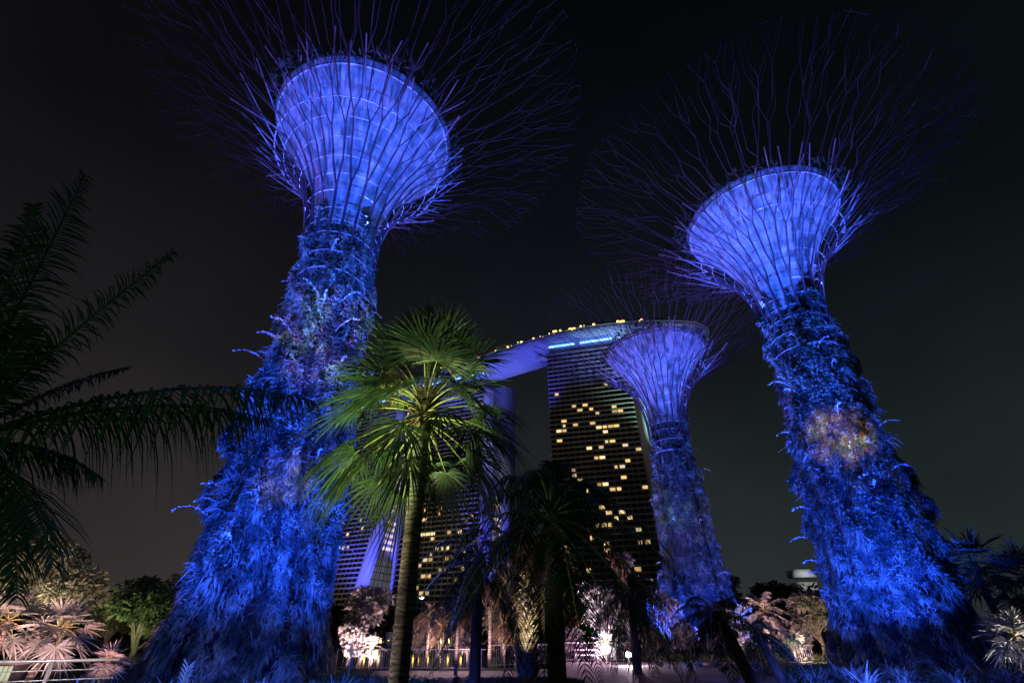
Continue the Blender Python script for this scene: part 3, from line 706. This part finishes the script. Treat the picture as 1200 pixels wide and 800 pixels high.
def tree_px(cx, top, bot, wpx, Y, leafm, label, **kw):
    zt = EYE + ratio(top) * Y; zb = EYE + ratio(bot) * Y
    dep = Y * cp + 1 * sp; rx_ = wpx / 2 * dep / F; zc = (zt + zb) / 2
    return tree(lat(cx, (top + bot) / 2) * Y, Y, zt, rx_, (zt - zb) / 2, zc, leafm, label, **kw)
tree_px(430, 684, 735, 62, 40, M['leafW'], 'rounded pink lit tree between the left supertree and the ringed palm trunk', seedv=1, leaf=.28, n=3600)
tree_px(412, 728, 772, 36, 38, M['leafW'], 'pale pink shrub tree low at the left supertree foot', seedv=2, leaf=.24)
tree_px(708, 676, 742, 68, 46, M['leafW'], 'white and pink blossoming tree behind the fence right of the date palm', seedv=3, leaf=.34, n=3800)
tree_px(728, 640, 672, 30, 60, M['leafW'], 'small reddish tree top rising in front of the hotel tower', seedv=4, leaf=.4, n=1500)
tree_px(952, 688, 742, 56, 46, M['leafA'], 'dusky pink tree left of the right supertree', seedv=5, leaf=.3, n=3600)
tree_px(852, 660, 735, 44, 66, M['leafD'], 'dark tree behind the small distant supertree', seedv=6, leaf=.5)
tree_px(918, 680, 735, 80, 70, M['leafD'], 'wide black tree behind the pink palm', seedv=7, leaf=.6, n=4200)
tree_px(20, 612, 720, 130, 36, M['leafA'], 'large brownish tree at the left edge behind the fan palms', seedv=8, leaf=.32, n=6500, nc=40)
tree_px(90, 665, 730, 60, 34, M['leafA'], 'smaller brown tree right of the large one at left', seedv=9, leaf=.28, n=3000)
tree_px(172, 668, 755, 84, 30, M['leafG'], 'yellow green tree beside the foot of the left supertree', seedv=10, leaf=.26, n=5200, nc=36)
tree_px(135, 694, 745, 50, 42, M['leafG'], 'dim green tree behind the bright pink fan palm', seedv=11, leaf=.3)
tree_px(590, 680, 755, 60, 48, M['leafA'], 'dim brown tree seen between the dark palm trunks', seedv=12, leaf=.32, n=3000)
tree_px(520, 705, 758, 60, 78, M['leafA'], 'brownish tree on the far side of the water', seedv=13, leaf=.5, n=3000)
tree_px(1010, 700, 745, 60, 80, M['leafD'], 'dark tree far behind the right supertree', seedv=14, leaf=.6)
tree_px(782, 690, 750, 50, 50, M['leafW'], 'pale pink tree peeping out left of the distant supertree', seedv=15, leaf=.34)
tree_px(660, 690, 752, 50, 62, M['leafD'], 'dark tree behind the date palm', seedv=16, leaf=.5)
for i, (px, Y_, w_, hh_) in enumerate(((475, 38, 34, 30), (492, 44, 30, 34), (548, 40, 34, 26), (604, 42, 34, 34), (672, 47, 34, 26), (735, 46, 34, 34), (765, 44, 30, 26), (806, 46, 36, 30), (842, 48, 34, 26), (872, 50, 40, 30), (925, 43, 34, 24), (940, 48, 34, 40))):
    tree_px(px, 757 - hh_, 764, w_, Y_, M['leafW'] if i % 3 else M['leafA'], 'low pink lit shrub in the hedge row behind the fence', seedv=60 + i, leaf=.24, n=1500, nc=14, group='pink lit shrubs behind the fence', name='shrub', tr=.05)
# far wood
rng = np.random.default_rng(77); m = MB(); n = 26000
x = U(-420, 420, n); th = 9 + 4 * np.sin(x / 17) + 3 * np.sin(x / 7.3 + 1); y = 230 + U(0, 18, n); z = U(0, 1, n) ** .7 * th
m.blades(np.stack([x, y, z], 1), nrm(U(-1, 1, (n, 3))), nrm(U(-1, 1, (n, 3))), U(1.5, 3, n), 1.4, .1, ts=(0, .5, 1), prof=(.4, 1, .1))
tag(m.build('far_wood', M['leafD']), 'dark mass of far trees along the horizon', 'trees', kind='stuff')

# ------------------------------------------------------------------ distant building
root = empty('distant_building', (lat(938, 672) * 150, 150, 0), 'small far building with a slanted pale lit roof above the dark trees', 'building')
m = MB(); m.box((0, 0, 7), (5, 5, 14)); m.build('wall', M['balcony'], root)
m = MB(); z0 = EYE + ratio(676.5) * 150; z1 = EYE + ratio(668) * 150
m.add([(-2.6, -2.6, z0), (2.9, -2.6, z0), (1.4, -2.6, z1), (-2.6, -2.6, z1), (-2.6, 2.6, z0), (2.9, 2.6, z0), (1.4, 2.6, z1), (-2.6, 2.6, z1)],
      [(0, 1, 2, 3), (1, 5, 6, 2), (5, 4, 7, 6), (4, 0, 3, 7), (3, 2, 6, 7), (0, 4, 5, 1)]); m.build('roof', M['roof'], root)
spot('roof_wash', (root.location.x, 138, 14), (root.location.x, 147, z1), 3500, (.9, .95, 1), 80)
# ------------------------------------------------------------------ fences
def fence(pa, pb, H, label, step=.14, post=2.0, mid=False):
    a = Vector((*pa, 0)); b = Vector((*pb, 0)); L = (b - a).length; d = (b - a) / L; ang = math.atan2(d.y, d.x)
    root = empty('fence', a, label, 'fence', 'fences')
    m = MB(); m.tube([(0, 0, H), tuple(d * L + Vector((0, 0, H)))], .035, 6); m.build('handrail', M['fence'], root)
    if mid:
        for h in (.85, .7, .55, .4, .25):
            m = MB(); m.tube([(0, 0, h * H), tuple(d * L + Vector((0, 0, h * H)))], .011, 5); m.build('wire', M['fence'], root)
    else:
        m = MB(); m.tube([(0, 0, .1), tuple(d * L + Vector((0, 0, .1)))], .02, 4)
        k = int(L / step)
        for i in range(k): p = d * (i * step); m.tube([(p.x, p.y, .1), (p.x, p.y, H)], .01, 4)
        m.build('baluster_panel', M['fence'], root)
    for i in range(int(L / post) + 1):
        p = d * (i * post); m = MB(); m.box((p.x, p.y, H / 2), (.07, .07, H), ang); m.build('post', M['fence'], root)
    return root
fence((GX(395, 33), 33.6), (GX(570, 33), 33.0), .98, 'metal fence with thin balusters behind the ringed palm trunk, beside the water')
fence((GX(574, 36), 36), (GX(660, 40), 40), 1.15, 'metal fence left of the date palm trunk')
fence((GX(656, 44), 44), (GX(736, 44), 44), 1.18, 'pink lit metal fence right of the date palm, behind the table')
fence((GX(892, 40), 40), (GX(950, 40), 40), 1.1, 'pale fence at the pink lit palm, left of the right supertree')
fence((-11.9, 11.9), (-9.35, 13.9), 1.2, 'cable handrail with white top rail at lower left', mid=True)
# picnic table
root = empty('picnic_table', (GX(684, 43), 42.6, 0), 'pink lit table with benches in front of the fence', 'table')
m = MB(); m.box((0, 0, .76), (1.9, .8, .06)); m.build('tabletop', M['roof'], root)
for s_ in (-1, 1):
    m = MB(); m.box((0, s_ * .75, .45), (1.9, .3, .05)); bch = m.build('bench', M['roof'], root)
    m = MB(); m.box((s_ * .75, 0, .365), (.08, .7, .73)); m.build('leg', M['fence'], root)
    for s2 in (-1, 1):
        m = MB(); m.box((s2 * .75, s_ * .75, .212), (.08, .2, .424)); m.build('bench_leg', M['fence'], bch)
# path lamp
root = empty('path_lamp', (GX(734, 38), 38, 0), 'glowing path lamp on a short post beside the dark drooping palm', 'lamp')
m = MB(); m.tube([(0, 0, 0), (0, 0, .45)], .05, 8); m.build('post', M['black'], root)
m = MB(); m.lathe([(.01, .45), (.15, .47), (.2, .6), (.15, .72), (.01, .76)], 12); m.build('lamp_head', M['wlamp'], root, smooth=True)
# loudspeaker on a post
root = empty('loudspeaker', (GX(456, 35), 35, 0), 'grey box loudspeaker on a post beside the ringed palm trunk', 'loudspeaker')
zz = EYE + ratio(749) * 35
m = MB(); m.box((0, 0, zz), (.42, .34, .8), .2); cab = m.build('cabinet', M['kerb'], root)
m = MB(); m.tube([(0, .05, 0), (0, .05, zz - .4)], .04, 6); m.build('post', M['black'], root)
m = MB(); m.lathe([(.01, 0), (.035, 0), (.035, .02), (.01, .02)], 10, (0.04, -.2, zz - .05)); m.build('status_light', M['ylamp'], cab)
# street lamp dot
p = P(494, 700, 52)
root = empty('street_lamp', (p.x, p.y, 0), 'small green white street lamp right of the ringed trunk', 'lamp')
m = MB(); m.tube([(0, 0, 0), (0, 0, p.z - .1)], .05, 6); m.build('post', M['black'], root)
m = MB(); m.lathe([(.01, -.12), (.2, -.08), (.24, .04), (.01, .1)], 10, (0, 0, p.z)); m.build('lamp_head', M['glamp'], root)
# bollard lights across the water
root0 = None
for i, px in enumerate((486, 492, 503, 517, 526, 541, 466, 446, 430)):
    x = GX(px, 74.5)
    if root0 is None:
        root0 = empty('bollard_light', (x, 74.8, 0), 'yellow bollard light across the water behind the fence', 'lamp', 'bollard lights on the far bank')
        m = MB(); m.tube([(0, 0, 0), (0, 0, .8)], .1, 8); m.build('post', M['black'], root0)
        m = MB(); m.lathe([(.01, .8), (.1, .8), (.1, 1.3), (.01, 1.35)], 10); m.build('lamp_head', M['ylamp'], root0)
    else:
        c = copy_tree(root0); c.location = (x, 74.8, 0)
# small louvred kiosk lower left
p = P(12, 770, 21)
root = empty('kiosk', (p.x, p.y, 0), 'low louvred kiosk glowing pale green at the lower left corner', 'kiosk')
m = MB(); m.box((0, 0, .4), (1.6, 1.0, .8)); m.build('wall', M['kerb'], root)
for i in range(9): m = MB(); m.box((-.7 + .17 * i, -.56, .56), (.1, .06, .42)); m.build('louvre', M['louvre'], root)
m = MB(); m.box((0, 0, .85), (1.8, 1.2, .08)); m.build('roof', M['balcony'], root)
# planter kerb ring by the fan palm and small floodlight
m = MB(); m.lathe([(1.25, 0), (1.25, .14), (1.5, .14), (1.52, .1), (1.52, 0)], 40)
tag(m.build('planter_kerb', M['kerb'], loc=(-3.6, 20.8, .006)), 'curved dark planter kerb at the bottom beside the ringed trunk', 'kerb')
def flood(x, y, aim, label, lampm='black', s=.16, group=None):
    root = empty('floodlight', (x, y, 0), label, 'floodlight', group, math.atan2(aim[1] - y, aim[0] - x) - math.pi / 2)
    m = MB(); m.tube([(0, 0, 0), (0, 0, .22)], .02, 6); m.build('stake', M['black'], root)
    m = MB(); m.tube([(0, -s, .18), (0, s * .8, .34)], [s * .45, s * .6], 10, cap=True); hs_ = m.build('housing', M['black'], root)
    m = MB(); m.tube([(0, s * .81, .342), (0, s * .84, .346)], [s * .5, s * .5], 10, cap=True); m.build('lens', M[lampm], hs_)
    return root
flood(GX(536, 20), 20, (0, 30), 'small black floodlight on the paving left of the slim dark palm', s=.28)

# ------------------------------------------------------------------ bedding plants
rng = np.random.default_rng(55)
def rosette(n, L, w, up=(.2, 1.2), droop=(.2, .7)):
    m = MB(); a = U(0, 2 * math.pi, n); e_ = U(up[0], up[1], n)
    D = np.stack([np.cos(a) * np.cos(e_), np.sin(a) * np.cos(e_), np.sin(e_)], 1)
    m.blades(np.zeros((n, 3)) + U(-.04, .04, (n, 3)) * np.array([1, 1, 0]), D, np.array([0, 0, 1.0]), L * U(.7, 1.1, n), w, U(droop[0], droop[1], n), ts=(0, .3, .6, 1), prof=(.7, 1, .7, .03))
    return m
protos = {}
def put(kind, x, y, s, label, group, rz_=0, name='spiky_plant', cat='plant', z=0):
    if kind not in protos:
        root = empty(name, (x, y, z), label, cat, group, rz_)
        if kind == 'agave': rosette(80, 1.0, .05).build('leaves', M['agave'], root)
        elif kind == 'agave2': rosette(46, .9, .09, (.3, 1.3), (.1, .5)).build('leaves', M['agave'], root)
        elif kind == 'fern': rosette(70, 1.0, .04, (.4, 1.45), (.5, 1.0)).build('leaves', M['agave'], root)
        elif kind == 'heliconia':
            m = MB(); m.tube([(0, 0, 0), (.05, 0, 1.1)], .025, 6); m.build('stem', M['petiole'], root)
            m = MB()
            for i in range(11):
                sg = 1 if i % 2 else -1; m.blades([(.05, 0, .5 + .06 * i)], (sg * .6, .1 * sg, .9), (0, 1, .2), .34, .05, .15)
            m.build('leaves', M['agave'], root)
        m = MB(); m.lathe([(.10, -.02), (.09, .06), (.03, .12)], 8); m.build('stem_base', M['boots'], root)
        protos[kind] = root
    else:
        root = copy_tree(protos[kind]); root.location = (x, y, z); root.rotation_euler = (0, 0, rz_)
        tag(root, label, cat, group)
    root.scale = (s, s, s); return root
GL = 'blue lit spiky plants in the bed at the left supertree'; GR = 'blue lit spiky plants in the bed at the right supertree'
put('agave', GX(322, 17.5), 17.5, 1.5, 'big round blue lit spiky plant in front of the left supertree', None)
put('heliconia', GX(205, 15.5), 16.5, .85, 'upright blue leafed stalk in front of the left supertree', None, rz_=.3)
put('heliconia', GX(390, 19), 21.5, 1.1, 'tall upright blue leaved stalk at the right side of the left supertree foot', None, rz_=1.0)
put('agave', GX(1166, 21), 21, 1.6, 'large round blue lit spiky plant at the lower right corner', None)
put('fern', GX(1040, 21), 21, 1.7, 'feathery blue lit fern in front of the right supertree', None)
for i in range(46):
    kind = ('agave', 'agave2', 'fern')[int(rng.integers(0, 3))]
    px = U(30, 450); y = U(14.2, 20.5)
    if px < 150: y = U(13.6, 15.6)
    put(kind, GX(px, y), y, U(.9, 1.35), 'blue lit spiky plant in the bed around the left supertree foot', GL, U(0, 6))
for i in range(44):
    kind = ('agave', 'agave2', 'fern')[int(rng.integers(0, 3))]
    px = U(915, 1230); y = U(19.5, 25.5)
    put(kind, GX(px, y), y, U(.95, 1.6), 'blue lit spiky plant in the bed around the right supertree foot', GR, U(0, 6))
for px in (800, 815, 832, 860, 878, 770):
    put('agave2', GX(px, 36), 36, .9, 'small dark plant with blue glow near the distant supertree', 'plants before the distant supertree', px)
def cover(name, cx, cy, rx_, ry_, n, h, matn, label, kind='stuff'):
    m = MB(); a = U(0, 6.28, n); r = np.sqrt(U(0, 1, n)); x = cx + rx_ * r * np.cos(a); y = cy + ry_ * r * np.sin(a)
    m.blades(np.stack([x, y, 0 * x], 1), np.stack([U(-.6, .6, n), U(-.6, .6, n), U(.5, 1, n)], 1), nrm(U(-1, 1, (n, 3))), h * U(.5, 1.2, n), h * .12, .3, ts=(0, .5, 1), prof=(.7, 1, .05))
    tag(m.build(name, M[matn]), label, 'plants', kind=kind)
cover('ground_cover', T1[0] + .6, T1[1] - 4.5, 8.5, 5.5, 9000, .55, 'leafG', 'low leafy cover in the bed under the left supertree')
cover('ground_cover', T2[0] - 1, T2[1] - 5, 9.5, 6, 9000, .6, 'leafG', 'low leafy cover in the bed under the right supertree')
cover('ground_cover', T3[0], T3[1] - 6, 10, 6, 5000, .7, 'leafG', 'low leafy cover around the distant supertree')
cover('dry_grass', GX(615, 24), 24.2, 2.4, 1.8, 5000, .28, 'grass', 'reddish brown grass mound at the date palm foot')

# ------------------------------------------------------------------ lamps
BL = (.016, .072, 1.0)
def stlights(T, sc, pw, sl=.9, sr=.9, tag_=''):
    X, Y = T; dirc = Vector((-X, -Y, 0)).normalized(); side = Vector((-dirc.y, dirc.x, 0))
    for s_, kf, zt, sz, p in ((-sl, .95, 9.5, 60, 1.0), (sr, .95, 9.5, 60, 1.0), (.0, 1.1, 11, 50, .8)):
        pos = Vector((X, Y, 0)) + (dirc * kf + side * s_) * 11 * sc; pos.z = .6
        aim = (X, Y, zt * sc)
        flood(pos.x, pos.y, aim, f'low black floodlight aimed at the {tag_}', 'blamp', .2, 'floodlights at the supertrees')
        spot('trunk_floodlight', pos, aim, pw * p, BL, sz, .7, .1)
    for s_ in (-sl, 0, sr):
        pos = Vector((X, Y, 0)) + (dirc * .95 + side * s_) * 13 * sc; pos.z = .6
        spot('funnel_floodlight', pos, (X, Y, 32.5 * sc), pw * 2.1, (.022, .115, 1.0), 27, .45, .1)
        spot('trunk_top_floodlight', pos, (X, Y, 20 * sc), pw * .36, (.02, .12, 1.0), 34, .9, .1)
        spot('crown_floodlight', pos, (X, Y, 38 * sc), pw * .55, (.07, .08, .85), 68, .9, .1)
    for i in range(6):
        a = i * math.pi / 3 + .3
        spot('cage_light', (X + 2.75 * sc * math.cos(a), Y + 2.75 * sc * math.sin(a), 24.6 * sc), tuple(Vector((X, Y, 0)) + Vector(crownpt(a, .62)) * sc), pw * .36, (.10, .14, 1.0), 80, .9, .1)
    pos = Vector((X, Y, 0)) - side * 14 * sc; pos.z = .6
    spot('crown_floodlight', pos, (X - side.x * 5, Y - side.y * 5, 38 * sc), pw * .30, (1.0, .22, .30), 60, .9, .1)  # red side spot, added to tint the outer branches
stlights(T1, 1.0, 24000, .5, .45, tag_='left supertree'); stlights(T2, .955, 27000, .75, .1, tag_='right supertree'); stlights(T3, .94, 23000, .5, .5, tag_='distant supertree')
# pale projector pools on the trunks
def projector(loc, aim, power, ca, cb, size, sc_):
    o = spot('projector', loc, aim, power, (1, 1, 1), size, 1.0, .02); l = o.data; l.use_nodes = True; t = l.node_tree
    em = t.nodes['Emission']; tcn = t.nodes.new('ShaderNodeTexCoord'); no = t.nodes.new('ShaderNodeTexNoise'); no.inputs['Scale'].default_value = sc_
    no.inputs['Detail'].default_value = 4; ra = t.nodes.new('ShaderNodeValToRGB'); e_ = ra.color_ramp.elements
    e_[0].position = .40; e_[0].color = (.02, .03, .08, 1); e_[1].position = .62; e_[1].color = (*ca, 1); q_ = e_.new(.5); q_.color = (*cb, 1)
    t.links.new(tcn.outputs['Normal'], no.inputs[0]); t.links.new(no.outputs[0], ra.inputs[0]); t.links.new(ra.outputs[0], em.inputs['Color'])
projector((-6, 9, 2), tuple(P(376, 400, 22.8)), 42000, (.80, .95, .90), (.35, .12, .22), 17, 11)
projector((-6, 9, 2), tuple(P(335, 560, 22.8)), 16000, (1.0, .65, .7), (.3, .2, .6), 12, 13)
projector((6.5, 8, 2), tuple(P(985, 515, 29.5)), 150000, (1.0, .72, .38), (.55, .22, .08), 9, 22)
projector((6.5, 8, 2), tuple(P(795, 600, 52)), 80000, (.5, .9, 1.0), (.1, .25, .5), 6, 34)
# bed lights
for x, y, p in ((GX(70, 14.0), 14.1, 190), (GX(215, 13.5), 13.4, 380), (GX(320, 14.5), 14.6, 380), (GX(410, 17), 17.4, 25)):
    spot('bed_light', (x, y, 1.6), (x, y + 4, .3), p * 4, (.04, .10, 1.0), 110, .9, .05)
for x, y, p in ((GX(1000, 18.5), 18.4, 420), (GX(1060, 18.5), 18.0, 420), (GX(1140, 18.5), 18.0, 170)):
    spot('bed_light', (x, y, 1.7), (x + 1, y + 4, .2), p * 4, (.05, .10, 1.0), 95, .9, .05)
for px in (800, 872, 965):
    spot('bed_light', (GX(px, 34.5), 34.3, .5), (GX(px, 36), 36.2, .4), 160, (.04, .10, 1.0), 120, .9, .05)
# foreground fan palm, lit from the lower left
spot('palm_uplight', (-6.0, 8.8, .3), (-2.9, 11, 6.8), 5200, (.66, 1.0, .36), 46, .8, .06)
spot('palm_uplight', (-3.5, 10.7, .25), (-2.5, 11, 6.3), 1400, (1.0, .86, .42), 42, .8, .05)
spot('palm_uplight', (-4.3, 10.2, .3), (-2.1, 11, 2.2), 170, (1.0, .88, .80), 62, .8, .05)
spot('palm_front_fill', (-.2, 3.2, 1.5), (-2.6, 11, 8.7), 2000, (.70, 1.0, .55), 25, .8, .1)  # fill spot added near the camera to brighten the palm top
# faint green fill spots, added to lift the left palm and the dark palms
spot('palm_fill', (-1.5, 1.5, 3.4), (-5, 4.6, 3.6), 75, (.4, 1.0, .6), 110, .9, .3)
spot('palm_fill', (2.2, 9, .3), (1.4, 14, 6.0), 110, (.35, 1.0, .55), 50, .9, .3)
PK = (1.0, .60, .66)
spot('date_palm_light', (GX(612, 24), 24.0, .2), (GX(620, 26), 26, 4.2), 1500, (1.0, .85, .5), 70, .9, .05)
def up(px, Y, pyaim, Ya, p, c, size=90, z=.3): a = P(px, pyaim, Ya); spot('tree_uplight', (GX(px, Y), Y, z), tuple(a), p * 5, c, size, .9, .1)
up(430, 34.5, 712, 40, 1300, (1.0, .62, .72)); up(410, 36, 745, 38, 350, (1.0, .66, .7)); up(440, 34.5, 755, 36, 110, (1.0, .45, .3))
up(704, 40, 712, 46, 2200, (.95, .80, .98), 55); up(712, 40.8, 752, 43, 200, (1.0, .7, .85)); up(690, 40.5, 768, 43, 200, (1.0, .5, .8), 120, 1.2)
up(728, 55, 655, 60, 900, (1.0, .6, .5)); up(955, 40, 715, 46, 560, (1.0, .6, .66)); up(782, 47, 715, 50, 200, (1.0, .65, .8), 50)
up(893, 36.5, 708, 40, 850, (1.0, .50, .48), 60); up(868, 45.5, 715, 48, 400, (1.0, .6, .7)); up(936, 40, 745, 44, 200, (.7, 1.0, .3))
up(60, 17.5, 728, 20, 280, (1.0, .52, .52), 65); up(5, 17, 720, 19, 200, (1.0, .55, .5), 65); spot('rail_fill', (-9.0, 11.2, 1.5), (-10.3, 12.9, 1.2), 350, (1.0, .85, .9), 110, .9, .05); up(134, 19, 752, 21, 170, (1.0, .42, .36), 50)  # the spot by the rail is added to brighten the handrail
up(20, 30, 660, 36, 1500, (1.0, .78, .60)); up(90, 30, 700, 34, 420, (1.0, .72, .6)); up(150, 26, 705, 30, 230, (.85, 1.0, .45), 60); up(120, 27, 690, 30, 150, (.9, .8, .6), 60)
spot('tree_uplight', (24.6, 22.6, .4), (20.8, 24.2, 1.9), 4500, (1.0, .84, .82), 60, .9, .1); up(1250, 27, 650, 30, 600, (.9, .75, .65), 50)
up(536, 27.6, 725, 29, 120, PK); up(574, 33.5, 740, 35, 130, PK); up(514, 36, 735, 38, 160, PK); up(502, 35, 735, 37, 160, (1.0, .6, .55)); up(590, 38, 730, 40, 200, (1.0, .6, .55))
up(590, 44, 720, 48, 250, (1.0, .7, .6)); up(520, 73, 735, 78, 500, (1.0, .8, .6))
for px in (483, 548, 604, 750, 815, 870, 935):
    up(px, 39, 745, 44, 75, (1.0, .58, .62), 100)
# soft glow on plaza paving: the path lamp and two bare point lights
def lampon(px, Y, z, p, c):
    l = bpy.data.lights.new('plaza_light', 'POINT'); l.energy = p; l.color = c; l.shadow_soft_size = .15
    o = bpy.data.objects.new('plaza_light', l); COL.objects.link(o); o.location = (GX(px, Y), Y, z)
lampon(734, 37.6, .62, 700, (1.0, .75, .95)); lampon(530, 31.5, 3.2, 500, (1.0, .68, .80)); lampon(690, 41.5, 3.0, 500, (1.0, .55, .85))
